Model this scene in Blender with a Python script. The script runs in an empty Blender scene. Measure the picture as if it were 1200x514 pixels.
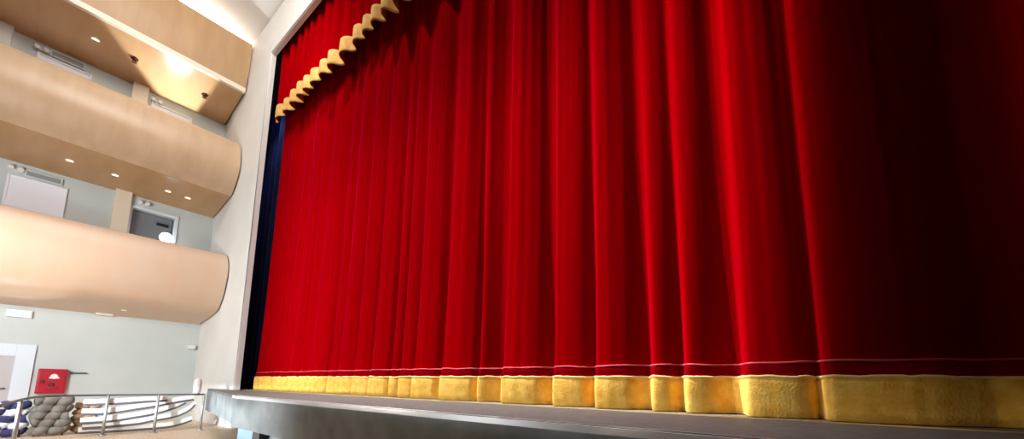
import bpy, bmesh, math, random
from mathutils import Vector, Matrix
random.seed(7)
SC = bpy.context.scene
COL = SC.collection

# ------------------------------------------------------------------ helpers
def lin(c):
    return tuple(((v/255)/12.92 if v/255 <= .04045 else ((v/255+.055)/1.055)**2.4) for v in c)

def mat(name, rgb, rough=.6, metal=0., var=0., scale=6., stretch=(1, 1, 1), bump=0., bscale=60.,
        sheen=0., sheen_tint=(1, 1, 1), spec=.5, emit=None, estr=0., rgb2=None, coat=0.):
    m = bpy.data.materials.new(name); m.use_nodes = True
    nt = m.node_tree; b = nt.nodes['Principled BSDF']
    c = lin(rgb)
    b.inputs['Base Color'].default_value = (*c, 1)
    b.inputs['Roughness'].default_value = rough
    b.inputs['Metallic'].default_value = metal
    b.inputs['Specular IOR Level'].default_value = spec
    if coat:
        b.inputs['Coat Weight'].default_value = coat; b.inputs['Coat Roughness'].default_value = .12
    if sheen:
        b.inputs['Sheen Weight'].default_value = sheen
        b.inputs['Sheen Roughness'].default_value = .28
        b.inputs['Sheen Tint'].default_value = (*sheen_tint, 1)
    if emit:
        b.inputs['Emission Color'].default_value = (*lin(emit), 1)
        b.inputs['Emission Strength'].default_value = estr
    tc = nt.nodes.new('ShaderNodeTexCoord'); mp = nt.nodes.new('ShaderNodeMapping')
    mp.inputs['Scale'].default_value = stretch
    nt.links.new(tc.outputs['Object'], mp.inputs['Vector'])
    if var or rgb2:
        n = nt.nodes.new('ShaderNodeTexNoise'); n.inputs['Scale'].default_value = scale
        n.inputs['Detail'].default_value = 5
        nt.links.new(mp.outputs['Vector'], n.inputs['Vector'])
        r = nt.nodes.new('ShaderNodeValToRGB')
        lo = lin(rgb2) if rgb2 else tuple(v*(1-var) for v in c)
        hi = c if rgb2 else tuple(min(1, v*(1+var)) for v in c)
        r.color_ramp.elements[0].position = .32; r.color_ramp.elements[1].position = .68
        r.color_ramp.elements[0].color = (*lo, 1); r.color_ramp.elements[1].color = (*hi, 1)
        nt.links.new(n.outputs['Fac'], r.inputs['Fac']); nt.links.new(r.outputs['Color'], b.inputs['Base Color'])
    if bump:
        n2 = nt.nodes.new('ShaderNodeTexNoise'); n2.inputs['Scale'].default_value = bscale
        n2.inputs['Detail'].default_value = 3
        nt.links.new(mp.outputs['Vector'], n2.inputs['Vector'])
        bp = nt.nodes.new('ShaderNodeBump'); bp.inputs['Strength'].default_value = bump
        bp.inputs['Distance'].default_value = .02
        nt.links.new(n2.outputs['Fac'], bp.inputs['Height']); nt.links.new(bp.outputs['Normal'], b.inputs['Normal'])
    return m

def obj(name, bm, m, parent=None, smooth=False, loc=None):
    me = bpy.data.meshes.new(name)
    bmesh.ops.recalc_face_normals(bm, faces=bm.faces[:])
    bm.to_mesh(me); bm.free()
    me.materials.append(m)
    if smooth:
        me.polygons.foreach_set('use_smooth', [True]*len(me.polygons))
    o = bpy.data.objects.new(name, me); COL.objects.link(o)
    if loc: o.location = loc
    if parent: o.parent = parent
    return o

def tag(o, label, cat, group=None):
    o['label'] = label; o['category'] = cat
    if group: o['group'] = group
    return o

def thing(name, label, cat, loc=(0, 0, 0), rz=0., group=None):
    o = bpy.data.objects.new(name, None); COL.objects.link(o)
    o.location = loc; o.rotation_euler = (0, 0, rz); o.empty_display_size = .2
    return tag(o, label, cat, group)

def struct(name, bm, m, parent=None, smooth=False):
    o = obj(name, bm, m, parent, smooth)
    if not parent: o['kind'] = 'structure'
    return o

def box(bm, x0, x1, y0, y1, z0, z1, bev=0.):
    r = bmesh.ops.create_cube(bm, size=1)
    vs = r['verts']
    for v in vs:
        v.co = Vector((x0+(v.co.x+.5)*(x1-x0), y0+(v.co.y+.5)*(y1-y0), z0+(v.co.z+.5)*(z1-z0)))
    if bev:
        es = list({e for v in vs for e in v.link_edges})
        bmesh.ops.bevel(bm, geom=es, offset=bev, segments=2, affect='EDGES', profile=.6)
    return bm

def cyl(bm, p0, p1, r0, r1=None, n=20):
    p0 = Vector(p0); p1 = Vector(p1); d = p1-p0
    r1 = r0 if r1 is None else r1
    q = d.to_track_quat('Z', 'Y').to_matrix().to_4x4()
    bmesh.ops.create_cone(bm, cap_ends=True, segments=n, radius1=r0, radius2=r1, depth=d.length,
                          matrix=Matrix.Translation((p0+p1)/2) @ q)
    return bm

def spline(pts, n=8):
    P = [Vector(p) for p in pts]; out = []
    for i in range(len(P)-1):
        a = P[max(i-1, 0)]; b = P[i]; c = P[i+1]; d = P[min(i+2, len(P)-1)]
        for k in range(n):
            t = k/n
            out.append(.5*((2*b)+(c-a)*t+(2*a-5*b+4*c-d)*t*t+(3*b-a-3*c+d)*t**3))
    out.append(P[-1]); return out

def sweep(bm, path, sec, closed_ends=True):
    """sweep a section (list of (side, up)) along a path, up kept vertical"""
    rings = []
    for i, p in enumerate(path):
        t = (path[min(i+1, len(path)-1)]-path[max(i-1, 0)]).normalized()
        s = t.cross(Vector((0, 0, 1))); s = s.normalized() if s.length > 1e-6 else Vector((1, 0, 0))
        u = s.cross(t).normalized()
        rings.append([bm.verts.new(p+s*a+u*b) for a, b in sec])
    n = len(sec)
    for a, b in zip(rings, rings[1:]):
        for k in range(n):
            bm.faces.new((a[k], a[(k+1) % n], b[(k+1) % n], b[k]))
    if closed_ends:
        bm.faces.new(rings[0]); bm.faces.new(rings[-1])
    return bm

def circ(r, n=10): return [(r*math.cos(2*math.pi*k/n), r*math.sin(2*math.pi*k/n)) for k in range(n)]

def extrude_y(bm, prof, y0, y1):
    """closed (x,z) profile extruded along y"""
    a = [bm.verts.new((x, y0, z)) for x, z in prof]; b = [bm.verts.new((x, y1, z)) for x, z in prof]
    n = len(prof)
    for k in range(n): bm.faces.new((a[k], a[(k+1) % n], b[(k+1) % n], b[k]))
    bm.faces.new(a); bm.faces.new(list(reversed(b)))
    return bm

def prism(bm, poly, z0, z1):
    a = [bm.verts.new((x, y, z0)) for x, y in poly]; b = [bm.verts.new((x, y, z1)) for x, y in poly]
    n = len(poly)
    for k in range(n): bm.faces.new((a[k], a[(k+1) % n], b[(k+1) % n], b[k]))
    bm.faces.new(a); bm.faces.new(b)
    return bm

NB = bmesh.new

# ---------------------------------------------------------------- materials
M = {}
M['wall'] = mat('pale_wall_paint', (205, 212, 210), .85, var=.05, scale=.8)
M['white'] = mat('white_plaster', (228, 225, 220), .8, var=.03, scale=1.2)
M['ceil'] = mat('ceiling_paint', (240, 238, 234), .9)
M['floor'] = mat('tan_timber_floor', (228, 206, 180), .5, rgb2=(206, 178, 148), scale=5, stretch=(1, 8, 1))
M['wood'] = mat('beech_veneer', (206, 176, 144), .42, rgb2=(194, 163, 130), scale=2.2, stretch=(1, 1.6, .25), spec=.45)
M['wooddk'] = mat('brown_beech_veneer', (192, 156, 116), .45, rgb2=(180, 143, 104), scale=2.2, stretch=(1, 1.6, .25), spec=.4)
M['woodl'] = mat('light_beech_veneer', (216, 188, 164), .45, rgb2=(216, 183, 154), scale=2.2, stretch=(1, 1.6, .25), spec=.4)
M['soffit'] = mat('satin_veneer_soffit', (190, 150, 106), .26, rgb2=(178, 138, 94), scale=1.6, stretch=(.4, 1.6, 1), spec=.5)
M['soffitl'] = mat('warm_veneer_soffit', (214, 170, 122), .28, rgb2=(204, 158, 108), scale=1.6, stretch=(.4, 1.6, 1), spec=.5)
M['cream'] = mat('cream_trim_paint', (236, 222, 200), .5)
M['velvet'] = mat('red_velvet', (154, 0, 5), .85, var=.08, scale=3, stretch=(6, 6, .35), bump=.08, bscale=90,
                  sheen=.3, sheen_tint=(1., .0, .12), spec=.0)
M['velvethem'] = mat('red_velvet_hem', (132, 2, 12), .85, sheen=.15, sheen_tint=(1., .0, .08), spec=.0)
M['hem_highlight'] = mat('pink_red_highlight', (214, 62, 78), .6, sheen=.5, sheen_tint=(1, .6, .6))
M['gold'] = mat('gold_plush_trim', (246, 204, 104), .85, rgb2=(230, 174, 68), scale=9, bump=.35, bscale=45,
                sheen=.3, sheen_tint=(1, .85, .5), spec=.15)
M['goldv'] = mat('pale_gold_valance_trim', (232, 190, 118), .85, rgb2=(214, 164, 88), scale=9, bump=.35, bscale=45, spec=.1)
M['goldedge'] = mat('pale_gold_cord', (240, 205, 130), .8, bump=.3, bscale=70, spec=.2)
M['navy'] = mat('navy_masking_cloth', (58, 72, 130), .9, rgb2=(22, 24, 50), scale=1.4, stretch=(1, 1, .5), sheen=.3)
M['stage'] = mat('stage_black_boards', (126, 126, 126), .6, rgb2=(104, 104, 104), scale=14, bump=.15, bscale=120)
M['fascia'] = mat('grey_lacquered_fascia', (150, 160, 164), .5, rgb2=(122, 134, 138), scale=3, spec=.35)
M['chrome'] = mat('chrome_nosing', (236, 238, 240), .35, metal=.35)
M['black'] = mat('black_metal', (14, 15, 20), .5)
M['bluepanel'] = mat('pale_blue_panel', (140, 172, 216), .5)
M['blue'] = mat('deep_blue_plastic', (32, 60, 165), .5)
M['steel'] = mat('brushed_steel', (176, 178, 180), .35, metal=.7)
M['rod'] = mat('grey_rod', (100, 103, 114), .5, metal=.3)
M['slat'] = mat('white_bent_slat', (240, 236, 228), .5)
M['door'] = mat('white_door_paint', (246, 247, 252), .5)
M['leaf'] = mat('lilac_grey_door', (196, 190, 194), .5)
M['frame'] = mat('cool_white_frame', (222, 232, 242), .45)
M['shadeleaf'] = mat('grey_doorway_shade', (120, 124, 128), .6)
M['grey'] = mat('grey_sign_face', (150, 158, 156), .5)
M['pale'] = mat('pale_green_sign_frame', (214, 226, 220), .5)
M['redbox'] = mat('crimson_enamel', (188, 26, 50), .4, rgb2=(172, 20, 44), scale=3)
M['darkred'] = mat('dark_red_sprinkler', (96, 38, 30), .5)
M['lamp'] = mat('lit_lamp_glass', (255, 250, 240), .4, emit=(255, 246, 230), estr=4.)
M['lampdim'] = mat('small_lit_lens', (255, 240, 215), .4, emit=(255, 236, 205), estr=1.6)
M['globe'] = mat('glowing_globe', (255, 255, 255), .4, emit=(248, 250, 255), estr=5.)
M['plastic'] = mat('white_plastic', (238, 238, 238), .4)
M['seatgrey'] = mat('taupe_upholstery', (140, 136, 128), .9, rgb2=(112, 108, 100), scale=7, bump=.3)
M['seattan'] = mat('tan_upholstery', (190, 160, 128), .9, rgb2=(164, 136, 106), scale=7, bump=.3)
M['seatnavy'] = mat('navy_upholstery', (64, 64, 112), .9, rgb2=(46, 46, 84), scale=6)
M['seatwhite'] = mat('white_upholstery', (226, 232, 244), .9)
M['legwood'] = mat('brown_leg', (120, 92, 66), .5)

# ------------------------------------------------------------------- layout
WX = -16.9            # left wall
PY = -.67             # proscenium front face
PB = -.52             # proscenium back
OX = -12.86           # left edge of opening
OZ = 11.66            # top of opening
SZ = 1.05             # stage height
RX = 9.0              # how far the set runs to the right

# floor, wall, ceiling
struct('floor', box(NB(), -17.2, RX, -10, -.3, -.2, 0), M['floor'])
# left wall with a doorway for the dark bay cut by building around it
DB0, DB1, DBZ0, DBZ1 = -2.80, -1.72, 4.30, 6.80
wb = NB()
box(wb, WX-.3, WX, -10, DB0, 0, 15.5)
box(wb, WX-.3, WX, DB1, PB, 0, 15.5)
box(wb, WX-.3, WX, DB0, DB1, 0, DBZ0)
box(wb, WX-.3, WX, DB0, DB1, DBZ1, 15.5)
struct('wall_left', wb, M['wall'])
# proscenium: column and header in one plaster frame
fb = NB()
pf = [(WX, 0), (OX, 0), (OX, OZ), (RX, OZ), (RX, 13.14), (WX, 13.14)]
a = [fb.verts.new((x, PY, z)) for x, z in pf]; b = [fb.verts.new((x, PB, z)) for x, z in pf]
for k in range(6): fb.faces.new((a[k], a[(k+1) % 6], b[(k+1) % 6], b[k]))
for q in (a, b):
    fb.faces.new((q[0], q[1], q[2], q[5])); fb.faces.new((q[2], q[3], q[4], q[5]))
bmesh.ops.bevel(fb, geom=[e for e in fb.edges if all(abs(v.co.y-PY) < 1e-4 for v in e.verts) and
                          all(abs(v.co.x-OX) < 1e-4 or abs(v.co.z-OZ) < 1e-4 for v in e.verts) and
                          any(v.co.x > WX+1 for v in e.verts) and max(v.co.z for v in e.verts) < 12], offset=.03, segments=2, affect='EDGES')
struct('wall_back', fb, M['white'])
# sloping ceiling
cb = NB()
cp = [(PB, 13.14), (-10, 15.4), (-10, 15.6), (PB, 13.34)]
a = [cb.verts.new((WX-.3, y, z)) for y, z in cp]; b = [cb.verts.new((RX, y, z)) for y, z in cp]
for k in range(4): cb.faces.new((a[k], a[(k+1) % 4], b[(k+1) % 4], b[k]))
cb.faces.new(a); cb.faces.new(b)
struct('ceiling', cb, M['ceil'])
# pilasters
struct('trim_1', box(NB(), WX, WX+.16, -3.22, -2.84, 3.2, 13.1, .015), M['cream'])
struct('trim_2', box(NB(), WX, WX+.16, -6.35, -5.62, 3.2, 13.1, .015), M['white'])

# ----------------------------------------------------------------- balconies
Y0, Y1 = -8.5, -.715
def balcony(name, label, face, top_in, top_z, deck_z, sof_edge, sof_wall, fm, sm, trim=None):
    """face: outer profile points bottom -> top (x,z)"""
    root = thing(name, label, 'balcony', (WX, (Y0+Y1)/2, sof_wall), 0, 'box balconies on the side wall')
    off = Vector((-WX, -(Y0+Y1)/2, -sof_wall))
    def part(n, bm, m, smooth=False):
        for v in bm.verts: v.co += off
        return obj(n, bm, m, root, smooth)
    inner = [(top_in, top_z-.01), (top_in, deck_z)]
    prof = face + inner + [(sof_edge-.02, deck_z)]
    bm = extrude_y(NB(), prof, Y0, Y1)
    p = part('parapet', bm, fm, True)
    mod = p.modifiers.new('split', 'EDGE_SPLIT'); mod.split_angle = math.radians(38)
    s = extrude_y(NB(), [(WX+.004, sof_wall), (sof_edge-.02, face[0][1]), (sof_edge-.02, deck_z), (WX+.004, deck_z)], Y0, Y1)
    part('soffit', s, sm)
    if trim:
        part('lit_edge_trim', extrude_y(NB(), trim, Y0, Y1-.01), M['cream'])  # cream colour stands in for the light along the lower lip
    return root

def curve_prof(pts, n=7):
    return [(v.x, v.z) for v in spline([(x, 0, z) for x, z in pts], n)]

low = curve_prof([(-15.75, 3.40), (-15.3, 3.46), (-14.9, 3.62), (-14.62, 3.95), (-14.45, 4.40), (-14.42, 4.78), (-14.55, 5.12), (-14.78, 5.33), (-14.98, 5.37)])
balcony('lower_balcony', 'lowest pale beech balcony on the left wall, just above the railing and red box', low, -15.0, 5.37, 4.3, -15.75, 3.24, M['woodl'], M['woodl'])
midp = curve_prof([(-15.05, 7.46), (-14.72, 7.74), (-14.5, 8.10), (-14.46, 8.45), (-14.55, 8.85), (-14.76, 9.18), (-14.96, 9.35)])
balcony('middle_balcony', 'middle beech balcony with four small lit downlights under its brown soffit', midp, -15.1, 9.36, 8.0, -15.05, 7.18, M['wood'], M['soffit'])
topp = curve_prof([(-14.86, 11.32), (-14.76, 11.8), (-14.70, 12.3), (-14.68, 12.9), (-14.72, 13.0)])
balcony('upper_balcony', 'topmost balcony under the ceiling with pale strip painting the light along its lower edge', topp, -14.9, 13.0, 11.9, -14.86, 10.88, M['wooddk'], M['soffitl'],
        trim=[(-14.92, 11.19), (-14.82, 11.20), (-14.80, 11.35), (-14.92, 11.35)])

# ------------------------------------------------------------------- doors
def door(n, y0, y1, z0, z1, leafm, framem, fw=.09, handle=True):
    fbm = NB()
    box(fbm, WX, WX+.07, y0, y0+fw, z0, z1, .01); box(fbm, WX, WX+.07, y1-fw, y1, z0, z1, .01)
    box(fbm, WX, WX+.07, y0+fw, y1-fw, z1-fw, z1, .01)
    f = struct(n, fbm, framem)
    obj('door_leaf', box(NB(), WX+.002, WX+.045, y0+fw, y1-fw, z0+.01, z1-fw, .006), leafm, f)
    if handle:
        h = NB(); zc = z0+1.02; yc = y1-fw-.09
        cyl(h, (WX+.045, yc, zc), (WX+.10, yc, zc), .018, n=12); cyl(h, (WX+.095, yc+.01, zc), (WX+.095, yc-.14, zc), .014, n=12)
        obj('door_handle', h, M['rod'], f, True)
    return f
door('door_1', -5.55, -4.2, 0.0, 2.2, M['leaf'], M['frame'], .33)
door('door_2', -5.24, -4.16, 4.3, 6.80, M['door'], M['door'], .05)
door('door_3', -5.16, -4.10, 8.0, 10.55, M['door'], M['door'], .05)
door('door_4', -2.74, -1.66, 8.0, 10.55, M['door'], M['door'], .05)
# open doorway in the middle bay: a recess with a leaf standing back, both greyed for shade
rb = NB()
box(rb, WX-1.4, WX-1.3, DB0-.1, DB1+.1, DBZ0, DBZ1+.1); box(rb, WX-1.3, WX-.3, DB0-.1, DB0, DBZ0, DBZ1+.1)
box(rb, WX-1.3, WX-.3, DB1, DB1+.1, DBZ0, DBZ1+.1); box(rb, WX-1.3, WX-.3, DB0, DB1, DBZ1, DBZ1+.1); box(rb, WX-1.3, WX-.3, DB0, DB1, DBZ0-.1, DBZ0)
struct('wall_recess', rb, M['shadeleaf'])
f5 = NB()
box(f5, WX, WX+.05, DB0-.05, DB0+.02, DBZ0, DBZ1+.06, .008); box(f5, WX, WX+.05, DB1-.02, DB1+.08, DBZ0, DBZ1+.06, .008); box(f5, WX, WX+.05, DB0+.02, DB1-.02, DBZ1-.02, DBZ1+.06, .008)
d5 = struct('door_5', f5, M['frame'])
obj('door_leaf', box(NB(), WX-.28, WX-.22, DB0+.03, DB1-.03, DBZ0+.01, DBZ1-.03, .006), M['shadeleaf'], d5)
obj('push_bar', box(NB(), WX-.22, WX-.15, DB1-.42, DB1-.12, 6.46, 6.54, .012), M['black'], d5)

# signs + twin emergency lamps above the doors
def wall_sign(label, yc, zc, w=.68, h=.19):
    r = thing('door_sign', label, 'sign', (WX, yc, zc-h/2), 0, 'signs over the box doors')
    b_ = NB(); t = .03
    box(b_, 0, .07, -w/2, w/2, 0, t, .005); box(b_, 0, .07, -w/2, w/2, h-t, h, .005)
    box(b_, 0, .07, -w/2, -w/2+t, t, h-t, .005); box(b_, 0, .07, w/2-t, w/2, t, h-t, .005)
    obj('sign_frame', b_, M['pale'], r)
    obj('sign_face', box(NB(), 0, .045, -w/2+t, w/2-t, t, h-t), M['grey'], r)
wall_sign('pale framed sign strip over the white door between lower and middle balconies', -4.62, 6.95)
wall_sign('pale framed sign strip over the white door behind the middle balcony', -4.60, 10.70)
def em_lamp(label, yc, zc):
    r = thing('emergency_lamp', label, 'lamp', (WX, yc, zc), 0, 'twin emergency lamps by the box doors')
    obj('base_plate', box(NB(), 0, .05, -.13, .13, -.05, .05, .012), M['pale'], r)
    for s in (-.085, .085):
        h = NB(); cyl(h, (.05, s, .0), (.13, s, -.01), .055, .065, 16)
        hd = obj('lamp_head', h, M['plastic'], r, True)
        l = NB(); cyl(l, (.128, s, -.01), (.14, s, -.011), .055, .05, 16)
        obj('lens', l, M['plastic'], hd)
em_lamp('small twin lamp left of the sign under the middle balcony', -5.12, 6.98)
em_lamp('small twin lamp left of the sign under the topmost balcony', -5.10, 10.68)
em_lamp('small twin lamp above the dark doorway', -2.55, 7.0)
em_lamp('small twin lamp above the bright door nearest the column, top level', -2.62, 10.62)

# ceiling / soffit fittings
def downlight(label, x, y, z, m, r=.07):
    t = thing('downlight', label, 'light', (x, y, z), 0, 'recessed downlights under the balconies')
    ring = NB()
    pts = [Vector((math.cos(a_)*r*1.25, math.sin(a_)*r*1.25, -.012)) for a_ in [2*math.pi*k/24 for k in range(24)]]
    o_ = [ring.verts.new(p) for p in pts]; i_ = [ring.verts.new(p*.8) for p in pts]
    u_ = [ring.verts.new(p+Vector((0, 0, .05))) for p in pts]
    for k in range(24):
        j = (k+1) % 24
        ring.faces.new((o_[k], o_[j], i_[j], i_[k])); ring.faces.new((o_[k], u_[k], u_[j], o_[j]))
    obj('rim', ring, M['cream'], t, True)
    l = NB(); cyl(l, (0, 0, -.008), (0, 0, .03), r, n=24); obj('lens', l, m, t)
def soff_mid(x): return 7.18+(7.46-7.18)*(x-WX)/(-15.07-WX)
def soff_top(x): return 10.88+(11.32-10.88)*(x-WX)/(-14.88-WX)
def soff_low(x): return 3.24+(3.40-3.24)*(x-WX)/(-15.77-WX)
for lb, x, y in (('leftmost lit downlight under the middle balcony', -15.95, -4.24), ('second downlight from the left under the middle balcony', -15.98, -3.34),
                ('third downlight from the left under the middle balcony', -15.98, -2.14), ('downlight nearest the column under the middle balcony', -16.02, -1.63)):
    downlight(lb, x, y, soff_mid(x), M['lampdim'])
downlight('single lit downlight under the topmost balcony, left of the sprinklers', -15.83, -4.18, soff_top(-15.83), M['lampdim'], .08)
downlight('single small downlight under the lowest balcony', -16.12, -2.71, soff_low(-16.12), M['lampdim'], .055)
def sprinkler(label, x, y, z):
    t = thing('sprinkler', label, 'sprinkler', (x, y, z), 0, 'sprinklers under the top balcony')
    b_ = NB(); cyl(b_, (0, 0, -.02), (0, 0, .03), .09, n=20); obj('escutcheon', b_, M['darkred'], t)
    c_ = NB(); cyl(c_, (0, 0, -.10), (0, 0, -.02), .03, .04, 12); cyl(c_, (0, 0, -.115), (0, 0, -.10), .065, n=16)
    obj('sprinkler_head', c_, M['darkred'], t)
sprinkler('dark red sprinkler under the topmost balcony, left of the bright patch', -15.84, -3.35, soff_top(-15.84))
sprinkler('dark red sprinkler under the topmost balcony, nearest the column', -15.92, -1.58, soff_top(-15.92))

# wall fittings low down
r = thing('fire_alarm_box', 'square crimson red box on the left wall beside the white door', 'fire box', (WX, -3.83, .88))
obj('case', box(NB(), 0, .14, -.27, .27, 0, .68, .02), M['redbox'], r)
obj('door_panel', box(NB(), .135, .155, -.235, .235, .035, .645, .008), M['redbox'], r)
e = NB(); cyl(e, (.15, .03, .47), (.18, .03, .47), .075, .065, 20); box(e, .15, .185, -.06, .13, .41, .455, .01)
obj('white_emblem', e, M['plastic'], r)
for y_, z_, rr in ((-.17, .33, .045), (.0, .25, .06)):
    e = NB(); cyl(e, (.15, y_, z_), (.19, y_, z_), rr, rr*.8, 16); obj('dark_knob', e, M['darkred'], r)
e = NB(); box(e, .15, .178, -.1, .12, .12, .2, .01); obj('call_plate', e, M['redbox'], r)
r = thing('wall_bracket', 'thin grey bracket on the wall just right of the red box', 'bracket', (WX, -3.35, 1.46))
obj('plate', box(NB(), 0, .02, -.16, -.10, -.04, .04, .005), M['rod'], r)
b_ = NB(); cyl(b_, (.02, -.13, 0), (.06, -.13, 0), .015, n=10); cyl(b_, (.055, -.15, 0), (.055, .17, .0), .02, n=12); obj('bar', b_, M['rod'], r, True)
r = thing('wall_sensor', 'small white box high on the wall beside the proscenium column', 'sensor', (WX, -.83, 2.36))
obj('case', box(NB(), 0, .16, -.13, .06, 0, .13, .02), M['plastic'], r)
obj('dark_side', box(NB(), .03, .13, .055, .068, .02, .11, .004), M['rod'], r)  # darker plate on one side of the case
r = thing('wall_sign_box', 'white rectangular sign box on the wall under the lowest balcony', 'sign', (WX, -4.60, 2.92))
obj('case', box(NB(), 0, .09, -.22, .22, 0, .2, .015), M['plastic'], r)
obj('diffuser', box(NB(), .085, .1, -.19, .19, .025, .175, .006), M['door'], r)
# glowing wall globe by the dark doorway
r = thing('globe_lamp', 'round glowing white lamp at the top edge of the lowest balcony', 'lamp', (WX, -1.93, 5.98))
b_ = NB(); cyl(b_, (0, 0, 0), (.03, 0, 0), .09, n=20); cyl(b_, (.03, 0, 0), (.12, 0, 0), .03, n=12); obj('wall_mount', b_, M['steel'], r)
b_ = NB(); bmesh.ops.create_uvsphere(b_, u_segments=24, v_segments=16, radius=.17, matrix=Matrix.Translation((.24, 0, 0))); obj('globe', b_, M['globe'], r, True)

# ------------------------------------------------------------------ curtain
Ls = [-12.98, -12.55, -12.2, -11.6, -11.2, -10.7, -10.1, -9.55, -8.65, -8.21, -7.57, -6.96, -6.34, -6.03, -5.6, -4.85, -4.09, -3.56, -2.71, -2.11, -1.45, -1.09, -.53, .08, 1.45, 2.3, 2.9, 3.8, 4.5, 5.3, 6.0, 6.8]
Rs = [-12.75, -12.3, -11.8, -11.3, -10.85, -10.2, -9.75, -8.85, -8.30, -7.72, -7.1, -6.48, -6.11, -5.72, -5.1, -4.2, -3.9, -2.98, -2.27, -1.68, -1.22, -.84, .0, .78, 2.1, 2.7, 3.5, 4.3, 5.0, 5.8, 6.6, 7.0]
CX0, CX1, DX = -13.1, 7.0, .016
N = int((CX1-CX0)/DX)+1
xs = [CX0+i*DX for i in range(N)]
def raw(x):
    if x < Ls[0]: return .05
    k = 0
    while k+1 < len(Ls) and x >= Ls[k+1]: k += 1
    L, R = Ls[k], Rs[k]; nx = Ls[k+1] if k+1 < len(Ls) else CX1+.3
    w = R-L; a_ = min(.20, .08+.13*w)
    if x <= R:
        t = (x-L)/w
        return -a_*(1-.55*t**2.0)+.02
    t = (x-R)/max(nx-R, .01)
    return -a_*.45+(.05+a_*.45)*min(1, t*2.2)+.02
def gauss(arr, sig):
    r_ = int(3*sig/DX); ker = [math.exp(-.5*(i*DX/sig)**2) for i in range(-r_, r_+1)]; s_ = sum(ker)
    n_ = len(arr); return [sum(arr[min(max(i+j-r_, 0), n_-1)]*ker[j] for j in range(2*r_+1))/s_ for i in range(n_)]
R0 = [raw(x) for x in xs]
P_sharp = gauss(R0, .028); P_soft = gauss(R0, .10)
rip = gauss([random.uniform(-1, 1) for _ in xs], .03)
rip2 = gauss([random.uniform(-1, 1) for _ in xs], .09)
def cy(i, z):
    t = min(1, max(0, (z-1.0)/8.))
    y = P_sharp[i]*(1-t)+P_soft[i]*t
    y *= 1.0-.35*t+.55*max(0, 1-(z-1.0)/3.)**1.5
    y += .02*rip[i]*(.4+.6*t)+.10*rip2[i]*t
    # left edge turns back
    return y
def curtain_grid(zs, off=0., x_a=CX0, x_b=CX1, step=1):
    bm = NB(); idx = [i for i in range(0, N, step) if x_a <= xs[i] <= x_b]
    rows = []
    for z, o in zs:
        rows.append([bm.verts.new((xs[i], cy(i, z)+off+o, z)) for i in idx])
    for r0, r1 in zip(rows, rows[1:]):
        for k in range(len(idx)-1): bm.faces.new((r0[k], r0[k+1], r1[k+1], r1[k]))
    return bm
cur = thing('stage_curtain', 'tall red velvet stage curtain with gold hem filling the proscenium', 'curtain', (0, 0, SZ))
dz = Vector((0, 0, -SZ))
def cpart(n, bm, m, sm=True):
    for v in bm.verts: v.co += dz
    return obj(n, bm, m, cur, sm)
zs = [(1.50+(12.0-1.50)*(k/34)**1.25, 0) for k in range(35)]
cp_ = cpart('velvet_panel', curtain_grid(zs), M['velvet'])
hem = curtain_grid([(1.42, -.012), (1.47, -.022), (1.525, -.022), (1.545, -.016), (1.55, .0)])
hm = cpart('hem_band', hem, M['velvethem'])
pip = NB(); path = [Vector((xs[i], cy(i, 1.55)-.012, 1.558+.008*rip2[i]*4)) for i in range(0, N, 2)]
sweep(pip, path, circ(.011, 6)); cpart('hem_highlight', pip, M['hem_highlight'])  # pink bead paints the light caught by the hem's top edge
fz = [(SZ+.005, -.015), (SZ+.02, -.035), (1.15, -.045), (1.28, -.05), (1.37, -.05), (1.405, -.044), (1.425, -.03), (1.43, -.005)]
fr = cpart('gold_fringe', curtain_grid(fz), M['gold'])
pip = NB(); path = [Vector((xs[i], cy(i, 1.43)-.035, 1.425+.004*rip[i]*4)) for i in range(0, N, 2)]
sweep(pip, path, circ(.016, 6)); cpart('fringe_cord', pip, M['goldedge'])

# valance
VX0, VX1, VY = -12.98, 7.0, -.36
nv = int((VX1-VX0)/.012)+1
vx = [VX0+i*.012 for i in range(nv)]
ph = []; p_ = .6; seg = []
for x in vx:
    seg.append(p_); p_ += .012*2*math.pi/(.50+.12*math.sin(x*1.9)+.06*math.sin(x*4.3+1))
va = [.11+.035*math.sin(x*2.7+.5) for x in vx]
def vy(i, z):
    t = min(1, max(0, (z-9.4)/2.4))
    s_ = math.sin(seg[i]); tri = math.copysign(abs(s_)**.75, s_)
    return VY+va[i]*tri*(1-.35*t)+.02*math.sin(vx[i]*9+z)*t
def vz(i): return .05*math.sin(vx[i]*2.3)+.03*math.sin(seg[i]+.6)
val = thing('valance', 'short pleated red velvet valance with wavy gold trim hanging below the header', 'valance', (0, VY, 9.4))
def vgrid(rows):
    bm = NB(); R_ = []
    for z, o in rows: R_.append([bm.verts.new((vx[i], vy(i, z)+o-VY, z+vz(i)-9.4)) for i in range(nv)])
    for a_, b_ in zip(R_, R_[1:]):
        for k in range(nv-1): bm.faces.new((a_[k], a_[k+1], b_[k+1], b_[k]))
    return bm
obj('velvet_panel', vgrid([(9.80+(12.4-9.80)*k/12, 0) for k in range(13)]), M['velvet'], val, True)
g = obj('gold_trim', vgrid([(9.42, -.004), (9.46, -.012), (9.6, -.014), (9.78, -.014), (9.82, -.01), (9.83, 0)]), M['goldv'], val, True)
sm_ = g.modifiers.new('thick', 'SOLIDIFY'); sm_.thickness = .02; sm_.offset = 0

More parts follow.
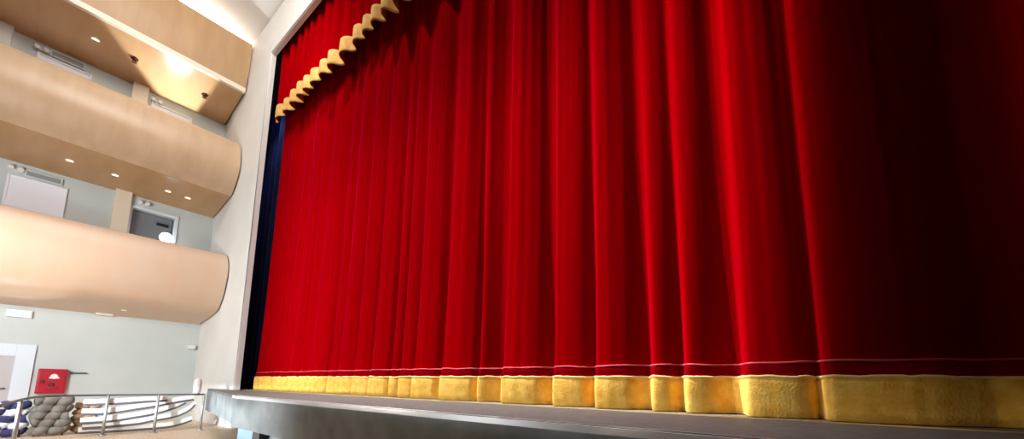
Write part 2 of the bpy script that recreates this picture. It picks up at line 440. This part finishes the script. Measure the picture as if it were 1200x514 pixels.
# navy side masking
mk = NB()
xsn = [-19.0+i*.03 for i in range(205)]
lo_ = [mk.verts.new((x, .55+.10*math.sin(x*9)+.05*math.sin(x*21), SZ+.02)) for x in xsn]
hi_ = [mk.verts.new((x, .55+.10*math.sin(x*9)+.05*math.sin(x*21), 12)) for x in xsn]
for k in range(204): mk.faces.new((lo_[k], lo_[k+1], hi_[k+1], hi_[k]))
for v in mk.verts: v.co -= Vector((-14, .55, SZ))
tag(obj('masking_drape', mk, M['navy'], None, True, (-14, .55, SZ)), 'dark navy drape in the gap between column and red curtain', 'drape')

# ------------------------------------------------------------------- stage
st = thing('stage_apron', 'grey stage edge with chrome nosing running below the curtain', 'stage', (0, 0, 0))
poly = [(-16.8, 1.2), (-16.8, PB+.01), (OX+.01, PB+.01), (OX+.01, PY-.01), (-15.05, PY-.01), (-15.05, PY-.03), (-8.35, -1.99), (-7.95, -2.06), (RX, -2.10), (RX, 1.2)]
poly_front = poly[5:9]
obj('stage_boards', prism(NB(), poly, SZ-.06, SZ), M['stage'], st)
fpath = [Vector((x, y, 0)) for x, y in poly_front]
fb_ = NB()
zb = [.40, .56, .52, .50]
tp = [fb_.verts.new((p.x, p.y-.015, SZ-.05)) for p in fpath]; bt = [fb_.verts.new((p.x, p.y-.015, z)) for p, z in zip(fpath, zb)]
tpb = [fb_.verts.new((p.x+.03, p.y+.12, SZ-.05)) for p in fpath]; btb = [fb_.verts.new((p.x+.03, p.y+.12, z)) for p, z in zip(fpath, zb)]
for k in range(3):
    fb_.faces.new((tp[k], tp[k+1], bt[k+1], bt[k])); fb_.faces.new((tpb[k], tpb[k+1], btb[k+1], btb[k])); fb_.faces.new((bt[k], bt[k+1], btb[k+1], btb[k])); fb_.faces.new((tp[k], tp[k+1], tpb[k+1], tpb[k]))
for q in (0, 3): fb_.faces.new((tp[q], bt[q], btb[q], tpb[q]))
obj('fascia', fb_, M['fascia'], st)
nb_ = NB(); pth = [p+Vector((0, -.022, SZ-.022)) for p in fpath[1:]]
sweep(nb_, pth, [(-.012, -.022), (.012, -.022), (.012, .024), (-.012, .024)]); obj('nosing', nb_, M['chrome'], st)
nb_ = NB(); pth = [p+Vector((0, .055, SZ+.003)) for p in fpath[1:]]
sweep(nb_, pth, [(-.006, -.004), (.006, -.004), (.006, .004), (-.006, .004)]); obj('inlay_strip', nb_, M['chrome'], st)
nb_ = NB(); sweep(nb_, [Vector((-12.8, -.41, SZ)), Vector((RX, -.41, SZ))], [(-.015, 0), (.015, 0), (.015, .008), (-.015, .008)]); obj('fringe_reflection', nb_, M['goldedge'], st)  # gold strip paints the fringe's reflection on the boards
# wall under the stage edge
obj('base_panel', box(NB(), -7.35, RX, -1.72, -1.62, 0, SZ-.06), M['fascia'], st)
obj('post', box(NB(), -7.70, -7.40, -1.86, -1.70, 0, .62, .01), M['black'], st)
r = thing('under_stage_panel', 'pale blue panel with a blue blot under the stage corner', 'board', (-8.5, -1.5, 0))  # blue-white panel of unknown use below the stage edge
obj('board', box(NB(), -.95, .78, -.03, .03, 0, .56, .01), M['bluepanel'], r)
b_ = NB(); bmesh.ops.create_uvsphere(b_, u_segments=16, v_segments=10, radius=.09, matrix=Matrix.Translation((-.2, -.04, .42)) @ Matrix.Diagonal((1.1, .4, .7, 1)))
obj('blue_blot', b_, M['blue'], r, True)

# ------------------------------------------------------------------ railing
rl = thing('pit_railing', 'curved metal railing with bent white slats in front of the left wall', 'railing', (-13, -2.5, 0))
ro = Vector((13, 2.5, 0))
RT = .93
rp = spline([(-9.0, -4.60, RT-.03), (-10.8, -4.40, RT-.01), (-12.2, -4.18, RT), (-12.9, -3.85, RT), (-13.1, -3.1, RT), (-13.05, -2.2, RT), (-12.95, -1.28, RT)], 8)
b_ = NB(); sweep(b_, [p+ro for p in rp], circ(.024)); obj('top_rail', b_, M['rod'], rl, True)
for x, y in ((-11.0, -4.37), (-13.1, -3.08), (-13.05, -2.2), (-12.95, -1.3)):
    b_ = NB(); cyl(b_, Vector((x, y, .0))+ro, Vector((x, y, RT))+ro, .03, n=14); cyl(b_, Vector((x, y, 0))+ro, Vector((x, y, .03))+ro, .07, n=18)
    obj('post', b_, M['steel'], rl, True)
slats = [
    [(-3.45, .79), (-2.94, .80), (-2.49, .83), (-2.0, .855)],
    [(-3.45, .575), (-3.05, .575), (-2.7, .63), (-2.24, .71), (-1.72, .82), (-1.45, .86)],
    [(-3.45, .37), (-2.96, .39), (-2.53, .46), (-2.22, .52), (-1.82, .65), (-1.6, .78)],
    [(-3.40, .25), (-3.02, .26), (-2.51, .29), (-2.2, .35), (-1.79, .42), (-1.51, .56), (-1.38, .72)],
    [(-3.45, .145), (-2.8, .14), (-2.19, .15), (-1.77, .18), (-1.40, .30)]]
for q, pts in enumerate(slats):
    xo = -13.2-.045*q
    pp = spline([(xo+.05*math.sin((y+3.4)*1.6), y, z) for y, z in pts], 8)
    b_ = NB(); sweep(b_, [p+ro for p in pp], [(-.014, -.05), (.014, -.05), (.02, 0), (.014, .05), (-.014, .05)])
    obj('slat', b_, M['slat'], rl, True).modifiers.new('split', 'EDGE_SPLIT')
    b_ = NB(); sweep(b_, [p+ro+Vector((.0, 0, -.075)) for p in pp], circ(.028, 8)); obj('rod', b_, M['rod'], rl, True)  # grey tube paints in the dark shaded gap under each slat
r = thing('rail_fixture', 'small white upright capsule standing on the right end of the railing', 'fixture', (-12.96, -1.46, RT+.022))
b_ = NB()
lat = [(0.055, 0), (.075, .02), (.085, .12), (.09, .24), (.085, .33), (.055, .39), (.0, .41)]
rings = []
for rr, z in lat[:-1]: rings.append([b_.verts.new((rr*math.cos(2*math.pi*k/20), rr*math.sin(2*math.pi*k/20), z)) for k in range(20)])
for q0, q1 in zip(rings, rings[1:]):
    for k in range(20): b_.faces.new((q0[k], q0[(k+1) % 20], q1[(k+1) % 20], q1[k]))
tv = b_.verts.new((0, 0, .41))
for k in range(20): b_.faces.new((rings[-1][k], rings[-1][(k+1) % 20], tv))
b_.faces.new(rings[0]); obj('housing', b_, M['plastic'], r, True)
b_ = NB(); cyl(b_, (0, 0, 0), (0, 0, .03), .07, n=20); obj('foot', b_, M['rod'], r)

# seats behind the railing
def seat(label, x, y, w, h, mats, rz=0.):
    r = thing('armchair', label, 'chair', (x, y, 0), rz, 'armchairs behind the railing')
    # faces +x before turning; width along y
    n = 5; hh = (h-.06)/n
    for k in range(n):
        z = .06+hh*(k+.5); ww = w/2
        for half in range(2 if len(mats) > 1 else 1):
            b_ = NB(); q0, q1 = ((0, 14) if len(mats) == 1 else ((0, 8) if half == 0 else (8, 14)))
            path = [Vector((-.12+.035*math.sin(q*1.1+k*2.1), -ww+2*ww*q/14, z+.03*math.sin(q*.95+k*1.9))) for q in range(q0, q1+1)]
            sec = [(math.cos(a_)*.085, math.sin(a_)*hh*.62) for a_ in [2*math.pi*i/14 for i in range(14)]]
            sweep(b_, path, sec); obj('backrest_roll', b_, mats[(k+half) % len(mats)], r, True)
    obj('seat_cushion', box(NB(), -.1, .42, -w/2+.05, w/2-.05, .28, .44, .05), mats[0], r, True)
    for s in (-1, 1):
        obj('armrest', box(NB(), -.12, .4, s*(w/2-.05)-.04, s*(w/2-.05)+.04, .26, .58, .03), mats[-1], r, True)
        for xx in (-.06, .36):
            b_ = NB(); cyl(b_, (xx, s*(w/2-.06), 0), (xx, s*(w/2-.06), .30), .02, .028, 12); obj('leg', b_, M['legwood'], r)
seat('navy and white rolled armchair at the left edge of the photo', -14.1, -4.53, .62, .76, [M['seatnavy'], M['seatwhite']], math.pi+.06)
seat('taupe grey rolled armchair between the navy and tan chairs', -13.95, -3.86, .54, .86, [M['seatgrey']], math.pi-.04)
seat('tan armchair partly hidden by white slats of the railing', -14.15, -3.29, .36, .70, [M['seattan']], math.pi-.1)

# ------------------------------------------------------------------- lights
def area(name, loc, target, sx, sy, power, color=(1, 1, 1), spread=180):
    d = bpy.data.lights.new(name, 'AREA'); d.shape = 'RECTANGLE'; d.size = sx; d.size_y = sy
    d.energy = power; d.color = color; d.spread = math.radians(spread)
    o = bpy.data.objects.new(name, d); COL.objects.link(o); o.location = loc
    o.rotation_euler = (Vector(target)-Vector(loc)).to_track_quat('-Z', 'Y').to_euler()
    return o
def spot(name, loc, target, ang, power, color=(1, 1, 1), blend=.5, rad=.1):
    d = bpy.data.lights.new(name, 'SPOT'); d.energy = power; d.color = color
    d.spot_size = math.radians(ang); d.spot_blend = blend; d.shadow_soft_size = rad
    o = bpy.data.objects.new(name, d); COL.objects.link(o); o.location = loc
    o.rotation_euler = (Vector(target)-Vector(loc)).to_track_quat('-Z', 'Y').to_euler()
    return o
def wash(name, loc, power, us, vs, color=(1, 1, 1), rad=.12, gain=1.5, tilt=90, skew=0.):
    """unseen point light facing +Y, beam shaped by masks: us / vs = (fade in from, full, full, fade out) in slope units"""
    d = bpy.data.lights.new(name, 'POINT'); d.energy = power; d.color = color; d.shadow_soft_size = rad
    o = bpy.data.objects.new(name, d); COL.objects.link(o); o.location = loc
    o.rotation_euler = (math.radians(tilt), 0, 0)
    d.use_nodes = True; nt = d.node_tree; em = nt.nodes['Emission']
    tc = nt.nodes.new('ShaderNodeTexCoord'); sp = nt.nodes.new('ShaderNodeSeparateXYZ')
    nt.links.new(tc.outputs['Normal'], sp.inputs[0])
    def mth(op, a_, b_=None):
        n = nt.nodes.new('ShaderNodeMath'); n.operation = op
        for k, v in enumerate((a_, b_)):
            if v is None: continue
            if isinstance(v, (int, float)): n.inputs[k].default_value = v
            else: nt.links.new(v, n.inputs[k])
        return n.outputs[0]
    def ramp(v, lo, hi):
        n = nt.nodes.new('ShaderNodeMapRange'); n.interpolation_type = 'SMOOTHSTEP'
        nt.links.new(v, n.inputs['Value'])
        n.inputs['From Min'].default_value = lo; n.inputs['From Max'].default_value = hi
        return n.outputs['Result']
    def ramp_down(v, lo, hi): return mth('SUBTRACT', 1., ramp(v, lo, hi))
    zz = mth('MULTIPLY', sp.outputs[2], SIGN)
    zc = mth('MAXIMUM', zz, .01)
    u = mth('DIVIDE', sp.outputs[0], zc); v = mth('DIVIDE', sp.outputs[1], zc)
    m_ = mth('MULTIPLY', mth('MULTIPLY', ramp(u, us[0], us[1]), ramp_down(u, us[2], us[3])),
             mth('MULTIPLY', ramp(v, vs[0], vs[1]), ramp_down(mth('SUBTRACT', v, mth('MULTIPLY', u, skew)), vs[2], vs[3])))
    m_ = mth('MULTIPLY', m_, mth('GREATER_THAN', zz, .02))
    g_ = mth('POWER', mth('ADD', 1., mth('ADD', mth('MULTIPLY', u, u), mth('MULTIPLY', v, v))), gain)
    nt.links.new(mth('MINIMUM', mth('MULTIPLY', m_, g_), 900.), em.inputs['Strength'])
    return o
SIGN = -1.
hx, hd, hz = -6.8, 2.2, 13.2
wash('overhead_wash', (hx, -hd, hz), 62, ((-13.0-hx)/hd, (-10.6-hx)/hd, (-.5-hx)/hd, (.75-hx)/hd), (-6.4, -5.9, -1.95, -.9), (1, .97, .94))
def front(n, fx, fd, fz, p):
    wash(n, (fx, -fd, fz), p, ((-13.6-fx)/fd, (-8.8-fx)/fd, (-.6-fx)/fd, (.75-fx)/fd), ((.45-fz)/fd, (.7-fz)/fd, (4.8-fz)/fd, (8.0-fz)/fd), (1, .97, .94))
front('front_wash', -13.0, 6.8, 5.0, 600)
front('front_fill', -5.0, 7.5, 4.2, 240)
wash('fringe_fill', (-9.5, -6.5, 1.3), 330, (-.6, -.45, 1.40, 1.58), (-.05, -.04, .019, .025), (1, .97, .9))  # added unseen fill, masked to brighten only the gold band
spot('fringe_right_fill', (-3.4, -4.9, 1.5), (.8, 0, 1.12), 9, 300, (1, .82, .55), 1., .05)  # added unseen spot from the hall, lifts the fringe at far right
wash('fascia_fill', (-10.5, -6.5, .85), 1900, (-1.2, -.3, .35, 1.2), (-.2, -.12, .042, .048), (.95, .98, 1))  # added unseen fill to whiten the left part of the fascia
wash('nosing_fill', (-6.5, -6.8, .9), 150, (-1.5, -.6, 1.4, 2.2), (.014, .022, .034, .04), (.95, .98, 1))  # added unseen fill, a thin beam that brightens the nosing line
area('boards_fill', (-5.2, -1.35, 12.9), (-5.2, -1.35, 0), 8.5, .3, 120, (1, .98, .96), 30).rotation_euler = (0, 0, 0)  # added unseen strip overhead, keeps the boards a neutral grey
spot('drape_fill', (-14.4, -.25, 11.9), (-14.2, .45, 1.), 80, 120, (.45, .55, 1), .6, .1)  # added unseen blue fill to tint the navy drape
# house lights over the boxes
area('house_light', (-8.8, -3.9, 13.0), (-16.9, -2.4, 6.0), 3.0, 3.0, 380, (1, .97, .93), 150)
area('stalls_light', (-10.0, -7.5, 3.5), (-16.9, -2.4, 2.5), 2.5, 2.5, 360, (.93, .98, 1), 140)
area('ceiling_fill', (-15.7, -4.0, 13.02), (-15.7, -4.0, 15), .5, 6.0, 200, (1, .97, .93), 170).rotation_euler = (math.pi, 0, 0)  # unseen strip added inside the parapet to brighten the ceiling
spot('corner_light', (-15.4, -1.4, 12.9), (-15.0, -.9, 14), 150, 40, (1, .93, .82), .6, .06)
wash('soffit_uplight', (-16.25, -2.2, 9.3), 300, (-.4, -.34, 2., 2.4), (-.45, -.32, .42, .62), (.86, .93, 1), .05, .4, 180, .76)
spot('stalls_uplight', (-15.9, -4.9, 1.0), (-15.25, -4.8, 3.5), 48, 110, (1, .98, .95), .6, .1)
w = bpy.data.worlds.new('world'); SC.world = w; w.use_nodes = True
w.node_tree.nodes['Background'].inputs[0].default_value = (1., .98, .95, 1)
w.node_tree.nodes['Background'].inputs[1].default_value = .003

# ------------------------------------------------------------------- camera
cam = bpy.data.cameras.new('camera'); co = bpy.data.objects.new('camera', cam); COL.objects.link(co)
cam.sensor_fit = 'HORIZONTAL'; cam.sensor_width = 36; cam.lens = 36*450/1200
cam.shift_y = (388-257)/1200; cam.clip_start = .05; cam.clip_end = 200
yaw, pitch, roll = math.radians(37.9), math.radians(7.85), math.radians(.85)
fw = Vector((-math.sin(yaw)*math.cos(pitch), math.cos(yaw)*math.cos(pitch), math.sin(pitch)))
rt = Vector((math.cos(yaw), math.sin(yaw), 0)); up = rt.cross(fw)
r2 = rt*math.cos(roll)+up*math.sin(roll); u2 = up*math.cos(roll)-rt*math.sin(roll)
mtx = Matrix((r2, u2, -fw)).transposed().to_4x4(); mtx.translation = Vector((0, -4.5, 1.32))
co.matrix_world = mtx; SC.camera = co
SC.view_settings.view_transform = 'Standard'; SC.view_settings.look = 'None'
SC.view_settings.exposure = 0; SC.view_settings.gamma = 1; SC.view_settings.use_curve_mapping = False
